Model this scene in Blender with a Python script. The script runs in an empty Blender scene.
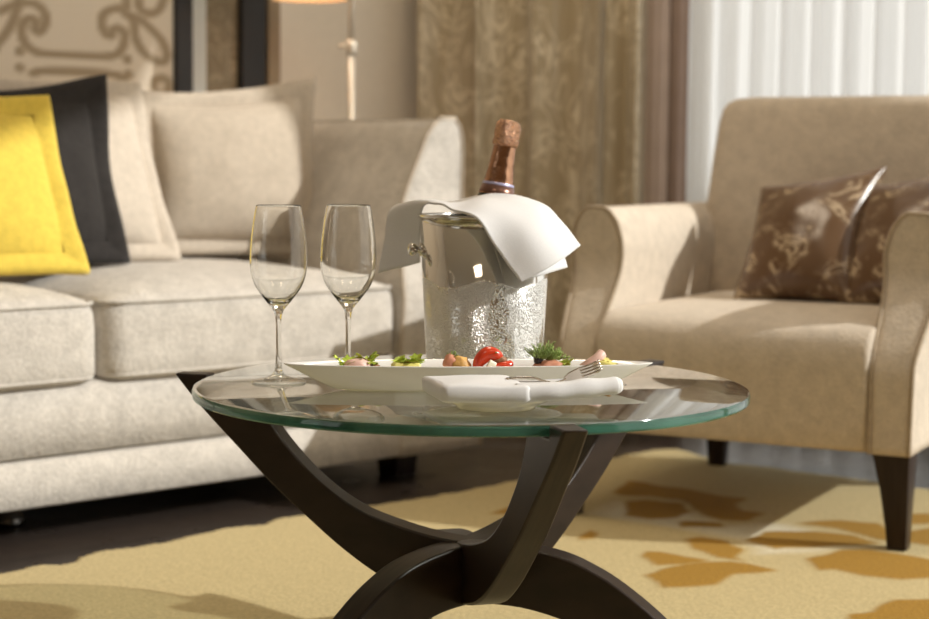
import bpy, bmesh, math, random
from mathutils import Vector, Matrix, noise
random.seed(7)
C = bpy.context.scene.collection
SC = bpy.context.scene
PI = math.pi

# ------------------------------------------------------------------ camera model (929 x 619 frame)
F, CAMZ = 1750.0, 0.728
PITCH, ROLL = math.atan(146.5 / F), math.radians(0.5)
CR = Matrix.Rotation(PI / 2 - PITCH, 3, 'X') @ Matrix.Rotation(ROLL, 3, 'Z')
def ray(x, y):
    return CR @ Vector((x - 464.5, 309.5 - y, -F))
def at(x, y, d):                                   # point seen at a pixel, at distance d along Y
    r = ray(x, y); k = d / r.y
    return Vector((r.x * k, d, CAMZ + r.z * k))
def on_floor(x, y, z=0.0):
    r = ray(x, y); k = (z - CAMZ) / r.z
    return Vector((r.x * k, r.y * k, z))

# ------------------------------------------------------------------ helpers
def link(name, bm, mat, parent=None, smooth=True, loc=None, rot=None):
    bmesh.ops.recalc_face_normals(bm, faces=bm.faces)
    me = bpy.data.meshes.new(name); bm.to_mesh(me); bm.free()
    for m in (mat if isinstance(mat, (list, tuple)) else [mat]): me.materials.append(m)
    if smooth:
        me.polygons.foreach_set('use_smooth', [True] * len(me.polygons))
    o = bpy.data.objects.new(name, me); C.objects.link(o)
    if parent: o.parent = parent
    if loc is not None: o.location = loc
    if rot is not None: o.rotation_euler = rot
    return o
def tag(o, label, cat, group=None):
    o['label'] = label; o['category'] = cat
    if group: o['group'] = group
    return o
def thing(name, label, cat, loc=(0, 0, 0), rotz=0.0, group=None, rot=None):
    o = bpy.data.objects.new(name, None); C.objects.link(o)
    o.location = loc; o.rotation_euler = rot if rot else (0, 0, rotz)
    o.empty_display_size = 0.1
    return tag(o, label, cat, group)
def struct(o):
    o['kind'] = 'structure'; return o
def dup(root):
    r = root.copy(); C.objects.link(r)
    for ch in list(root.children):
        c = ch.copy(); C.objects.link(c); c.parent = r
        for g in list(ch.children):
            d = g.copy(); C.objects.link(d); d.parent = c
    return r
def bevel(o, w=0.004, seg=2, ang=35):
    m = o.modifiers.new('b', 'BEVEL'); m.width = w; m.segments = seg
    m.limit_method = 'ANGLE'; m.angle_limit = math.radians(ang); m.harden_normals = False
    return o
def autosmooth(o, ang=40):
    me = o.data
    bm = bmesh.new(); bm.from_mesh(me)
    for e in bm.edges:
        if len(e.link_faces) == 2 and e.calc_face_angle(0) > math.radians(ang): e.smooth = False
    bm.to_mesh(me); bm.free(); return o
def box(bm, x0, x1, y0, y1, z0, z1):
    v = [bm.verts.new((x, y, z)) for z in (z0, z1) for y in (y0, y1) for x in (x0, x1)]
    for f in ((0, 2, 3, 1), (4, 5, 7, 6), (0, 1, 5, 4), (2, 6, 7, 3), (0, 4, 6, 2), (1, 3, 7, 5)):
        bm.faces.new([v[i] for i in f])
def catmull(pts, n=6, closed=False):
    P = [Vector(p) for p in pts]; out = []; N = len(P)
    rng = range(N) if closed else range(N - 1)
    for i in rng:
        if closed: a, b, c, d = P[i - 1], P[i], P[(i + 1) % N], P[(i + 2) % N]
        else: a, b, c, d = P[max(i - 1, 0)], P[i], P[i + 1], P[min(i + 2, N - 1)]
        for k in range(n):
            t = k / n
            out.append(0.5 * ((2 * b) + (c - a) * t + (2 * a - 5 * b + 4 * c - d) * t * t + (3 * b - a - 3 * c + d) * t ** 3))
    if not closed: out.append(P[-1])
    return out
def tube(bm, pts, r, seg=8, cap=True):
    P = [Vector(p) for p in pts]; rings = []
    up = Vector((0, 0, 1)); prev = None
    for i, p in enumerate(P):
        t = (P[min(i + 1, len(P) - 1)] - P[max(i - 1, 0)]).normalized()
        if prev is None:
            a = t.cross(up)
            if a.length < 1e-3: a = t.cross(Vector((1, 0, 0)))
        else: a = prev - t * prev.dot(t)
        a.normalize(); prev = a; b = t.cross(a)
        rr = r[i] if isinstance(r, (list, tuple)) else r
        rings.append([bm.verts.new(p + (a * math.cos(2 * PI * k / seg) + b * math.sin(2 * PI * k / seg)) * rr) for k in range(seg)])
    for A, B in zip(rings, rings[1:]):
        for k in range(seg): bm.faces.new((A[k], A[(k + 1) % seg], B[(k + 1) % seg], B[k]))
    if cap: bm.faces.new(rings[0][::-1]); bm.faces.new(rings[-1])
def lathe(bm, prof, seg=64, center=(0, 0, 0), capb=False, capt=False):
    c = Vector(center); rings = []
    for r, z in prof:
        if r < 1e-6: rings.append([bm.verts.new(c + Vector((0, 0, z)))])
        else: rings.append([bm.verts.new(c + Vector((r * math.cos(2 * PI * k / seg), r * math.sin(2 * PI * k / seg), z))) for k in range(seg)])
    for A, B in zip(rings, rings[1:]):
        for k in range(seg):
            if len(A) == 1 and len(B) == 1: continue
            if len(A) == 1: bm.faces.new((A[0], B[(k + 1) % seg], B[k]))
            elif len(B) == 1: bm.faces.new((A[k], A[(k + 1) % seg], B[0]))
            else: bm.faces.new((A[k], A[(k + 1) % seg], B[(k + 1) % seg], B[k]))
    if capb and len(rings[0]) > 1: bm.faces.new(rings[0][::-1])
    if capt and len(rings[-1]) > 1: bm.faces.new(rings[-1])
def rring(x0, x1, y0, y1, r, nc=5, ns=6, bulge=0.0):
    r = max(1e-4, min(r, (x1 - x0) / 2 - 1e-4, (y1 - y0) / 2 - 1e-4)); pts = []
    cs = [(x1 - r, y0 + r, -PI / 2), (x1 - r, y1 - r, 0), (x0 + r, y1 - r, PI / 2), (x0 + r, y0 + r, PI)]
    nrm = [(1, 0), (0, 1), (-1, 0), (0, -1)]
    for i, (cx, cy, a) in enumerate(cs):
        for k in range(nc + 1):
            t = a + PI / 2 * k / nc
            pts.append((cx + r * math.cos(t), cy + r * math.sin(t)))
        nx = cs[(i + 1) % 4]; p = pts[-1]
        q = (nx[0] + r * math.cos(nx[2]), nx[1] + r * math.sin(nx[2]))
        for k in range(1, ns):
            s = k / ns; b = bulge * (1 - (2 * s - 1) ** 2)
            pts.append((p[0] + (q[0] - p[0]) * s + nrm[i][0] * b, p[1] + (q[1] - p[1]) * s + nrm[i][1] * b))
    return pts
def zloft(bm, slices, nc=5, ns=6):
    """stack of rounded rectangles (z, x0, x1, y0, y1, r[, bulge])"""
    rings = []
    for s in slices:
        b = s[6] if len(s) > 6 else 0.0
        rings.append([bm.verts.new((x, y, s[0])) for x, y in rring(s[1], s[2], s[3], s[4], s[5], nc, ns, b)])
    n = len(rings[0])
    for A, B in zip(rings, rings[1:]):
        for k in range(n): bm.faces.new((A[k], A[(k + 1) % n], B[(k + 1) % n], B[k]))
    bm.faces.new(rings[0][::-1]); bm.faces.new(rings[-1])
def lerp_tab(tab, z):
    if z <= tab[0][0]: return tab[0][1]
    for (a, va), (b, vb) in zip(tab, tab[1:]):
        if z <= b:
            t = (z - a) / (b - a); t = t * t * (3 - 2 * t) if False else t
            return va + (vb - va) * t
    return tab[-1][1]
def extrude_profile(bm, prof, half):
    """profile of (x, z) extruded along y"""
    A = [bm.verts.new((p[0], -half(p[0]), p[1])) for p in prof]
    B = [bm.verts.new((p[0], half(p[0]), p[1])) for p in prof]
    n = len(prof)
    bm.faces.new(A); bm.faces.new(B[::-1])
    for k in range(n): bm.faces.new((A[k], B[k], B[(k + 1) % n], A[(k + 1) % n]))
def blob(bm, c, s, amp=0.15, fr=3.0, sub=3, seed=0.0, rot=None):
    r = bmesh.ops.create_icosphere(bm, subdivisions=sub, radius=1.0)
    M = rot.to_3x3() if rot else Matrix.Identity(3)
    for v in r['verts']:
        k = 1 + amp * noise.noise(v.co * fr + Vector((seed, seed * 1.7, 3.1)))
        v.co = M @ Vector((v.co.x * s[0] * k, v.co.y * s[1] * k, v.co.z * s[2] * k)) + Vector(c)

# ------------------------------------------------------------------ materials
def mat(name):
    m = bpy.data.materials.new(name); m.use_nodes = True
    nt = m.node_tree; nt.nodes.clear()
    out = nt.nodes.new('ShaderNodeOutputMaterial')
    return m, nt, out
def N(nt, t, **kw):
    n = nt.nodes.new(t)
    for k, v in kw.items():
        if hasattr(n, k): setattr(n, k, v)
        else: n.inputs[k].default_value = v
    return n
def pbsdf(nt, out, col=(0.5, 0.5, 0.5), rough=0.5, metal=0.0, **kw):
    b = nt.nodes.new('ShaderNodeBsdfPrincipled')
    b.inputs['Base Color'].default_value = (*col, 1); b.inputs['Roughness'].default_value = rough
    b.inputs['Metallic'].default_value = metal
    for k, v in kw.items(): b.inputs[k].default_value = v
    nt.links.new(b.outputs[0], out.inputs[0]); return b
def ramp(nt, a, b, p0=0.3, p1=0.7):
    r = nt.nodes.new('ShaderNodeValToRGB')
    r.color_ramp.elements[0].position = p0; r.color_ramp.elements[0].color = (*a, 1)
    r.color_ramp.elements[1].position = p1; r.color_ramp.elements[1].color = (*b, 1); return r
def tex(nt, scale=10, detail=4, rough=0.55, kind='ShaderNodeTexNoise', mapscale=None):
    tc = nt.nodes.new('ShaderNodeTexCoord'); t = nt.nodes.new(kind)
    t.inputs['Scale'].default_value = scale
    if 'Detail' in t.inputs: t.inputs['Detail'].default_value = detail
    if mapscale:
        mp = nt.nodes.new('ShaderNodeMapping'); mp.inputs['Scale'].default_value = mapscale
        nt.links.new(tc.outputs['Object'], mp.inputs[0]); nt.links.new(mp.outputs[0], t.inputs['Vector'])
    else: nt.links.new(tc.outputs['Object'], t.inputs['Vector'])
    return t
def plain(name, col, rough=0.5, metal=0.0, var=0.0, scale=20, bump=0.0, **kw):
    m, nt, out = mat(name); b = pbsdf(nt, out, col, rough, metal, **kw)
    if var or bump:
        t = tex(nt, scale)
        if var:
            r = ramp(nt, [c * (1 - var) for c in col], [min(1, c * (1 + var)) for c in col])
            nt.links.new(t.outputs[0], r.inputs[0]); nt.links.new(r.outputs[0], b.inputs['Base Color'])
        if bump:
            bp = N(nt, 'ShaderNodeBump', Strength=bump); bp.inputs['Distance'].default_value = 0.01
            nt.links.new(t.outputs[0], bp.inputs['Height']); nt.links.new(bp.outputs[0], b.inputs['Normal'])
    return m
def fabric(name, col, scale=260, bump=0.35, var=0.12, sheen=0.10):
    m, nt, out = mat(name); b = pbsdf(nt, out, col, 0.92)
    b.inputs['Sheen Weight'].default_value = sheen; b.inputs['Sheen Roughness'].default_value = 0.5
    b.inputs['Specular IOR Level'].default_value = 0.15
    t = tex(nt, scale, 3); t2 = tex(nt, scale * 0.2, 3)
    mx = N(nt, 'ShaderNodeMath', operation='ADD'); nt.links.new(t.outputs[0], mx.inputs[0]); nt.links.new(t2.outputs[0], mx.inputs[1])
    hf = N(nt, 'ShaderNodeMath', operation='MULTIPLY'); hf.inputs[1].default_value = 0.5; nt.links.new(mx.outputs[0], hf.inputs[0])
    r = ramp(nt, [c * (1 - var) for c in col], [min(1, c * (1 + var)) for c in col], 0.35, 0.65)
    nt.links.new(hf.outputs[0], r.inputs[0]); nt.links.new(r.outputs[0], b.inputs['Base Color'])
    bp = N(nt, 'ShaderNodeBump', Strength=bump); bp.inputs['Distance'].default_value = 0.004
    nt.links.new(t.outputs[0], bp.inputs['Height']); nt.links.new(bp.outputs[0], b.inputs['Normal'])
    return m
def damask(name, base, fig, scale, rough=0.45, lo=0.48, hi=0.54, sheen=0.3, mapscale=(1, 1, 1), metal=0.0, fig_rough=None):
    m, nt, out = mat(name); b = pbsdf(nt, out, base, rough, metal)
    b.inputs['Sheen Weight'].default_value = sheen
    t = tex(nt, scale, 2, mapscale=mapscale); t.inputs['Distortion'].default_value = 2.2
    f = N(nt, 'ShaderNodeMapRange'); f.inputs['From Min'].default_value = lo; f.inputs['From Max'].default_value = hi
    nt.links.new(t.outputs[0], f.inputs['Value'])
    # figure outline: a band of the distorted noise reads as scrolling woven lines
    w = N(nt, 'ShaderNodeMath', operation='PINGPONG'); w.inputs[1].default_value = 0.055
    nt.links.new(t.outputs[0], w.inputs[0])
    g = N(nt, 'ShaderNodeMapRange'); g.inputs['From Min'].default_value = 0.02; g.inputs['From Max'].default_value = 0.035
    nt.links.new(w.outputs[0], g.inputs['Value'])
    ml = N(nt, 'ShaderNodeMath', operation='MULTIPLY'); nt.links.new(f.outputs[0], ml.inputs[0]); nt.links.new(g.outputs[0], ml.inputs[1])
    r = ramp(nt, base, fig, 0.0, 1.0); nt.links.new(ml.outputs[0], r.inputs[0]); nt.links.new(r.outputs[0], b.inputs['Base Color'])
    if fig_rough is not None:
        rr = N(nt, 'ShaderNodeMapRange'); rr.inputs['To Min'].default_value = rough; rr.inputs['To Max'].default_value = fig_rough
        nt.links.new(ml.outputs[0], rr.inputs['Value']); nt.links.new(rr.outputs[0], b.inputs['Roughness'])
    return m
def thin_glass(name, tint, base=0.04, grow=0.9, power=5.0, rough=0.0):
    m, nt, out = mat(name)
    tr = N(nt, 'ShaderNodeBsdfTransparent'); tr.inputs[0].default_value = (*tint, 1)
    gl = N(nt, 'ShaderNodeBsdfGlossy'); gl.inputs['Roughness'].default_value = rough
    lw = N(nt, 'ShaderNodeLayerWeight'); lw.inputs['Blend'].default_value = 0.5
    pw = N(nt, 'ShaderNodeMath', operation='POWER'); pw.inputs[1].default_value = power
    mu = N(nt, 'ShaderNodeMath', operation='MULTIPLY_ADD'); mu.inputs[1].default_value = grow; mu.inputs[2].default_value = base
    mx = N(nt, 'ShaderNodeMixShader')
    nt.links.new(lw.outputs['Facing'], pw.inputs[0]); nt.links.new(pw.outputs[0], mu.inputs[0]); nt.links.new(mu.outputs[0], mx.inputs[0])
    nt.links.new(tr.outputs[0], mx.inputs[1]); nt.links.new(gl.outputs[0], mx.inputs[2]); nt.links.new(mx.outputs[0], out.inputs[0])
    return m
def attr_mix(name, attr, cols, rough=0.9, bump=0.3, scale=200, var=0.08, sheen=0.2):
    """colour attribute channels R and G blend three plain colours; noise adds weave"""
    m, nt, out = mat(name); b = pbsdf(nt, out, cols[0], rough); b.inputs['Sheen Weight'].default_value = sheen
    b.inputs['Specular IOR Level'].default_value = 0.15
    a = N(nt, 'ShaderNodeAttribute', attribute_name=attr); sp = N(nt, 'ShaderNodeSeparateColor')
    nt.links.new(a.outputs['Color'], sp.inputs[0])
    m1 = N(nt, 'ShaderNodeMix', data_type='RGBA'); m1.inputs[6].default_value = (*cols[0], 1); m1.inputs[7].default_value = (*cols[1], 1)
    nt.links.new(sp.outputs[0], m1.inputs[0])
    m2 = N(nt, 'ShaderNodeMix', data_type='RGBA'); m2.inputs[7].default_value = (*cols[2], 1)
    nt.links.new(sp.outputs[1], m2.inputs[0]); nt.links.new(m1.outputs[2], m2.inputs[6])
    t = tex(nt, scale, 4); r = ramp(nt, (1 - var,) * 3, (1 + var,) * 3, 0.3, 0.7); nt.links.new(t.outputs[0], r.inputs[0])
    m3 = N(nt, 'ShaderNodeMix', data_type='RGBA', blend_type='MULTIPLY'); m3.inputs[0].default_value = 1.0
    nt.links.new(m2.outputs[2], m3.inputs[6]); nt.links.new(r.outputs[0], m3.inputs[7]); nt.links.new(m3.outputs[2], b.inputs['Base Color'])
    bp = N(nt, 'ShaderNodeBump', Strength=bump); bp.inputs['Distance'].default_value = 0.004
    nt.links.new(t.outputs[0], bp.inputs['Height']); nt.links.new(bp.outputs[0], b.inputs['Normal'])
    return m

M_sofa = fabric('sofa_weave', (0.57, 0.53, 0.48), 130, .6, .16)
M_chair = fabric('armchair_weave', (0.60, 0.52, 0.425), 170, .5, .12)
M_pipe = fabric('piping_weave', (0.50, 0.43, 0.35), 300)
M_pipe_chair = fabric('armchair_piping', (0.42, 0.34, 0.25), 300)
M_beige = fabric('beige_pillow_weave', (0.56, 0.49, 0.41), 280)
M_taupe = fabric('taupe_pillow_weave', (0.50, 0.43, 0.35), 280)
M_char = fabric('charcoal_pillow_weave', (0.030, 0.027, 0.026), 280, var=0.2, sheen=0.1)
M_yellow = fabric('yellow_pillow_weave', (0.70, 0.52, 0.085), 280, sheen=0.15)
M_satin = damask('brown_satin', (0.12, 0.062, 0.026), (0.44, 0.335, 0.22), 11.0, 0.30, 0.50, 0.54, 0.1, fig_rough=0.25)
M_drape = damask('drape_damask', (0.50, 0.415, 0.28), (0.78, 0.69, 0.53), 7, 0.34, 0.46, 0.52, 0.3, mapscale=(1, 1, 0.6))
M_mauve = plain('mauve_lining', (0.50, 0.40, 0.35), 0.8, var=0.05)
M_brownlin = plain('brown_lining', (0.32, 0.235, 0.195), 0.8, var=0.05)
M_wood = None
def wood(name, a, b_, rough=0.32, ms=(3, 60, 60)):
    m, nt, out = mat(name); b = pbsdf(nt, out, a, rough)
    t = tex(nt, 3, 5, mapscale=ms); r = ramp(nt, a, b_, 0.35, 0.7)
    nt.links.new(t.outputs[0], r.inputs[0]); nt.links.new(r.outputs[0], b.inputs['Base Color'])
    b.inputs['Specular IOR Level'].default_value = 0.25
    return m
M_wood = wood('dark_stained_wood', (0.015, 0.009, 0.006), (0.030, 0.018, 0.012), 0.36, (4, 60, 8))
M_leg = wood('dark_leg_wood', (0.022, 0.013, 0.010), (0.035, 0.022, 0.016), 0.35, (40, 40, 4))
M_frame = plain('dark_frame_lacquer', (0.022, 0.019, 0.018), 0.4, var=0.1)
M_steel = plain('steel', (0.72, 0.70, 0.67), 0.16, 1.0)
M_brass = plain('champagne_lacquer', (0.70, 0.63, 0.53), 0.35, 0.3)
M_white = plain('white_linen', (0.74, 0.73, 0.73), 0.85, var=0.02, scale=400, bump=0.03)
M_china = plain('white_china', (0.84, 0.82, 0.79), 0.12, **{'Coat Weight': 0.3})
M_wall = plain('wall_paint', (0.88, 0.80, 0.69), 0.9, var=0.02, scale=40)
M_room = plain('room_paint', (0.44, 0.32, 0.20), 0.9, var=0.02, scale=40)
M_ceil = plain('ceiling_paint', (0.72, 0.66, 0.56), 0.9, var=0.01)
M_trim = plain('trim_paint', (0.55, 0.46, 0.36), 0.6, var=0.02)
M_pane = thin_glass('window_glass', (0.97, 0.98, 0.98), 0.03, 0.6)
M_tglass = thin_glass('table_glass', (0.91, 0.95, 0.925), 0.03, 0.95, 2.2)
# glass edge: green, part clear, part glossy
m, nt, out = mat('table_glass_edge')
b = pbsdf(nt, out, (0.10, 0.34, 0.26), 0.06); b.inputs['Transmission Weight'].default_value = 0.75; b.inputs['IOR'].default_value = 1.5
t = tex(nt, 9, 3, mapscale=(1, 1, 0.02)); r = ramp(nt, (0.012, 0.085, 0.06), (0.13, 0.38, 0.29), 0.35, 0.7)
nt.links.new(t.outputs[0], r.inputs[0]); nt.links.new(r.outputs[0], b.inputs['Base Color'])
M_tedge = m
m, nt, out = mat('flute_glass'); g = N(nt, 'ShaderNodeBsdfGlass'); g.inputs['IOR'].default_value = 1.40; g.inputs['Roughness'].default_value = 0.0
g.inputs['Color'].default_value = (0.985, 0.985, 0.98, 1); nt.links.new(g.outputs[0], out.inputs[0]); M_flute = m
M_foot = thin_glass('flute_foot_glass', (.96, .97, .96), .06, .85, 2.2)
# sheer curtain: translucent + diffuse + see-through
m, nt, out = mat('sheer_voile')
tl = N(nt, 'ShaderNodeBsdfTranslucent'); tl.inputs[0].default_value = (0.76, 0.77, 0.775, 1)
df = N(nt, 'ShaderNodeBsdfDiffuse'); df.inputs[0].default_value = (0.88, 0.86, 0.83, 1)
tr = N(nt, 'ShaderNodeBsdfTransparent')
m1 = N(nt, 'ShaderNodeMixShader'); m1.inputs[0].default_value = 0.38
m2 = N(nt, 'ShaderNodeMixShader'); m2.inputs[0].default_value = 0.10
nt.links.new(tl.outputs[0], m1.inputs[1]); nt.links.new(df.outputs[0], m1.inputs[2])
nt.links.new(m1.outputs[0], m2.inputs[1]); nt.links.new(tr.outputs[0], m2.inputs[2]); nt.links.new(m2.outputs[0], out.inputs[0])
M_sheer = m
# dark tiled floor
m, nt, out = mat('dark_floor_boards'); b = pbsdf(nt, out, (0.03, 0.022, 0.018), 0.28)
tc = N(nt, 'ShaderNodeTexCoord'); mp = N(nt, 'ShaderNodeMapping'); mp.inputs['Rotation'].default_value = (0, 0, math.radians(-43)); nt.links.new(tc.outputs['Object'], mp.inputs[0])
bk = N(nt, 'ShaderNodeTexBrick'); nt.links.new(mp.outputs[0], bk.inputs['Vector'])
bk.inputs['Scale'].default_value = 1.0; bk.inputs['Brick Width'].default_value = 1.2; bk.inputs['Row Height'].default_value = 0.19
bk.inputs['Mortar Size'].default_value = 0.003; bk.inputs['Color1'].default_value = (0.040, 0.030, 0.025, 1); bk.inputs['Color2'].default_value = (0.030, 0.022, 0.018, 1)
bk.inputs['Mortar'].default_value = (0.008, 0.006, 0.005, 1)
nt.links.new(bk.outputs['Color'], b.inputs['Base Color'])
t = tex(nt, 14, 4); rr = N(nt, 'ShaderNodeMapRange'); rr.inputs['To Min'].default_value = 0.2; rr.inputs['To Max'].default_value = 0.42
nt.links.new(t.outputs[0], rr.inputs['Value']); nt.links.new(rr.outputs[0], b.inputs['Roughness'])
M_floor = m

# ------------------------------------------------------------------ room layout
SA = Vector((0.73, 0.683, 0)).normalized(); SB = Vector((-SA.y, SA.x, 0))          # sofa: along / back
S0 = Vector((-0.862, 3.25, 0)); SROT = math.atan2(SA.y, SA.x)
CU = Vector((0.885, -0.466, 0)).normalized(); CV = Vector((-CU.y, CU.x, 0))         # armchair: along front / back
P0 = Vector((0.196, 3.577, 0)); CROT = math.atan2(CU.y, CU.x)
SDEPTH = 0.98
W0 = S0 + SB * SDEPTH                                                               # sofa wall, t = 0
TC = 1.93                                                                            # corner
CN = W0 + SA * TC
HC = 3.1
XR, YR, XL = 2.75, -1.6, -4.2
KR = (XR - CN.x) / CU.x
R1 = CN + CU * KR                                                                    # window wall meets right wall
TL = (XL - W0.x) / SA.x
L1 = W0 + SA * TL

def wall(name, a, b, openings=(), mt=None, th=0.12, h=HC):
    """wall from a to b, room on the right-hand side when looking a->b; openings (k0, k1, z0, z1)"""
    d = (b - a); L = d.length
    ang = math.atan2(d.y, d.x)
    bm = bmesh.new()
    ks = sorted({0.0, L, *[o[0] for o in openings], *[o[1] for o in openings]})
    for k0, k1 in zip(ks, ks[1:]):
        op = [o for o in openings if o[0] <= k0 + 1e-6 and o[1] >= k1 - 1e-6]
        if not op: box(bm, k0, k1, 0, th, 0, h)
        else:
            o = op[0]
            if o[2] > 0: box(bm, k0, k1, 0, th, 0, o[2])
            if o[3] < h: box(bm, k0, k1, 0, th, o[3], h)
    return struct(link(name, bm, mt or M_wall, None, False, loc=a, rot=(0, 0, ang)))
wall('wall_left', L1, CN + SA * 0.12)
WO = (0.82, KR - 0.04, 0.05, 2.95)
wall('wall_back', CN, R1 + CU * 0.1, [WO])
RO = (0.04, 3.3, 0.05, 2.98)
wall('wall_right', Vector((XR, R1.y, 0)), Vector((XR, YR, 0)), [RO], M_room)
wall('wall_front', Vector((XR + 0.1, YR, 0)), Vector((XL - 0.1, YR, 0)), (), M_room)
LO = (0.5, 2.3, 0.5, 2.6)  # opening for the added side window
wall('wall_side', Vector((XL, YR, 0)), Vector((XL, L1.y, 0)), [LO], M_room)
ROOM = [(XL, YR), (XR, YR), (XR, R1.y), (CN.x, CN.y), (XL, L1.y)]
def slab_poly(name, z0, z1, mt):
    bm = bmesh.new()
    A = [bm.verts.new((x, y, z0)) for x, y in ROOM]; B = [bm.verts.new((x, y, z1)) for x, y in ROOM]
    bm.faces.new(A[::-1]); bm.faces.new(B)
    for k in range(5): bm.faces.new((A[k], A[(k + 1) % 5], B[(k + 1) % 5], B[k]))
    struct(link(name, bm, mt, None, False))
slab_poly('floor', -0.1, 0.0, M_floor); slab_poly('ceiling', HC, HC + 0.1, M_ceil)
bm = bmesh.new(); box(bm, 0, TC - TL, -0.015, 0, 0, 0.09); struct(link('baseboard_left', bm, M_trim, None, False, loc=L1, rot=(0, 0, SROT)))
bm = bmesh.new(); box(bm, 0.02, WO[0] - 0.02, -0.015, 0, 0, 0.09); struct(link('baseboard_back', bm, M_trim, None, False, loc=CN, rot=(0, 0, CROT)))

def window(name, origin, ang, o, nb, rail):
    w = bpy.data.objects.new(name, None); C.objects.link(w); w.location = origin; w.rotation_euler = (0, 0, ang); struct(w)
    bm = bmesh.new(); k0, k1, z0, z1 = o
    fr = 0.05
    for i in range(nb + 1):
        k = k0 + (k1 - k0) * i / nb; k = min(max(k, k0 + fr / 2), k1 - fr / 2)
        box(bm, k - fr / 2, k + fr / 2, 0.03, 0.09, z0, z1)
    for z in (z0 + fr / 2, rail, z1 - fr / 2):
        box(bm, k0, k1, 0.035, 0.085, z - fr / 2, z + fr / 2)
    link('window_frame', bm, M_trimw, w, False)
    bm = bmesh.new(); box(bm, k0, k1, 0.058, 0.062, z0, z1); link('pane', bm, M_pane, w, False)
M_trimw = plain('window_frame_paint', (0.7, 0.68, 0.64), 0.5, var=0.02)
window('window_1', CN, CROT, WO, 2, 0.62)
window('added_side_window', Vector((XL, YR, 0)), PI / 2, LO, 2, 1.7)  # unseen window, added as a bright source on the left
window('window_2', Vector((XR, R1.y, 0)), -PI / 2, RO, 1, 0.12)

# ------------------------------------------------------------------ curtains
def curtain(name, k0, k1, off, amp, nf, z1, mt, label, cat='curtain', th=0.0, phase=0.0, z0=0.012, seed=0, group=None):
    bm = bmesh.new(); n = max(40, int(nf * 22)); nz = 24; rows = []
    base = CN - CV * off
    for j in range(nz + 1):
        z = z0 + (z1 - z0) * j / nz; row = []
        for i in range(n + 1):
            s = i / n; k = k0 + (k1 - k0) * s
            ph = 2 * PI * nf * s + phase + 1.1 * noise.noise(Vector((s * 4.0, z * 0.35, seed)))
            d = amp * (math.sin(ph) + 0.3 * math.sin(2.3 * ph + seed)) * (0.75 + 0.5 * noise.noise(Vector((s * 6, z * 0.5, seed + 5))))
            k += 0.35 * amp * math.cos(ph * 1.0) * 0.8
            row.append(bm.verts.new(base + CU * k - CV * d + Vector((0, 0, z))))
        rows.append(row)
    for A, B in zip(rows, rows[1:]):
        for i in range(n): bm.faces.new((A[i], A[i + 1], B[i + 1], B[i]))
    o = link(name, bm, mt)
    if th:
        m = o.modifiers.new('s', 'SOLIDIFY'); m.thickness = th; m.offset = 0
    return tag(o, label, cat, group)
def kx(x, off):                                    # distance along the window wall seen at a pixel column
    b = CN - CV * off; r = (x - 464.5) / F
    return (r * b.y - b.x) / (CU.x - r * CU.y)
curtain('curtain', kx(413, .17), kx(604, .17), 0.17, 0.052, 3.3, 2.9, M_drape, 'wide bronze damask drape behind the champagne bottle', th=0.003, seed=3)
curtain('curtain', kx(605, .15), kx(641, .17), 0.17, 0.030, 1.2, 2.9, M_drape, 'narrow bronze damask drape fold beside the mauve lining', th=0.003, seed=8, phase=1.0)
curtain('curtain', kx(642, .13), kx(665, .13), 0.13, 0.010, 0.6, 2.9, M_mauve, 'pale mauve curtain lining strip next to the damask drape', th=0.003, seed=1)
curtain('curtain', kx(664, .11), kx(684, .11), 0.11, 0.012, 0.6, 2.9, M_brownlin, 'dark mauve brown curtain lining strip next to the sheer', th=0.003, seed=2)
curtain('sheer_curtain', kx(680, .07), 2.0, 0.065, 0.015, 13.5, 2.9, M_sheer, 'white sheer voile curtain hanging behind the armchair', seed=6)
o = bmesh.new(); tube(o, [CN - CV * 0.12 + CU * 0.05 + Vector((0, 0, 2.93)), CN - CV * 0.12 + CU * 2.4 + Vector((0, 0, 2.93))], 0.014, 12)
tag(link('curtain_rail', o, M_brass), 'satin metal curtain rail above the drapes', 'curtain rail')

# ------------------------------------------------------------------ patterned wall panel and mirror with painted reflection
def seg_dist(p, a, b):
    ab = (b[0] - a[0], b[1] - a[1]); L = ab[0] ** 2 + ab[1] ** 2
    t = 0 if L == 0 else max(0, min(1, ((p[0] - a[0]) * ab[0] + (p[1] - a[1]) * ab[1]) / L))
    return math.hypot(p[0] - a[0] - ab[0] * t, p[1] - a[1] - ab[1] * t)
def on_wall(zx, zy, off=0.03):                     # zoomed pixel -> (t, z) on the sofa wall
    r = ray(zx / 5.156, zy / 5.156); o = W0 - SB * off
    k = o.dot(SB) / r.dot(SB); p = r * k
    return ((p - o).dot(SA), CAMZ + p.z)
SCROLLS = [
    [(0, 60), (60, 30), (140, 15), (200, 30), (235, 80), (230, 130), (205, 165), (180, 150), (185, 115), (160, 95), (125, 110), (110, 160), (125, 215), (165, 255), (220, 275), (400, 285), (560, 290), (615, 270), (640, 220), (640, 170), (610, 145), (580, 155), (575, 185), (545, 175), (525, 130), (530, 80), (570, 50), (620, 45), (650, 75)],
    [(650, 75), (690, 110), (700, 200), (750, 280), (830, 320), (860, 290), (840, 220), (790, 160), (720, 100), (650, 75)],
    [(650, -120), (655, -40), (650, 45)], [(715, -30), (720, 40), (770, 70), (820, 50), (850, -20)],
    [(110, -60), (95, 0), (80, 70), (50, 140), (0, 210), (-50, 250)],
    [(170, 378), (230, 365), (400, 370), (560, 380), (640, 400)],
    [(100, 262), (102, 268)], [(100, 345), (102, 352)], [(655, 302), (657, 310)], [(660, 380), (662, 388)],
    [(790, 450), (800, 410), (850, 405), (870, 440), (850, 490), (800, 480)]]
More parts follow.
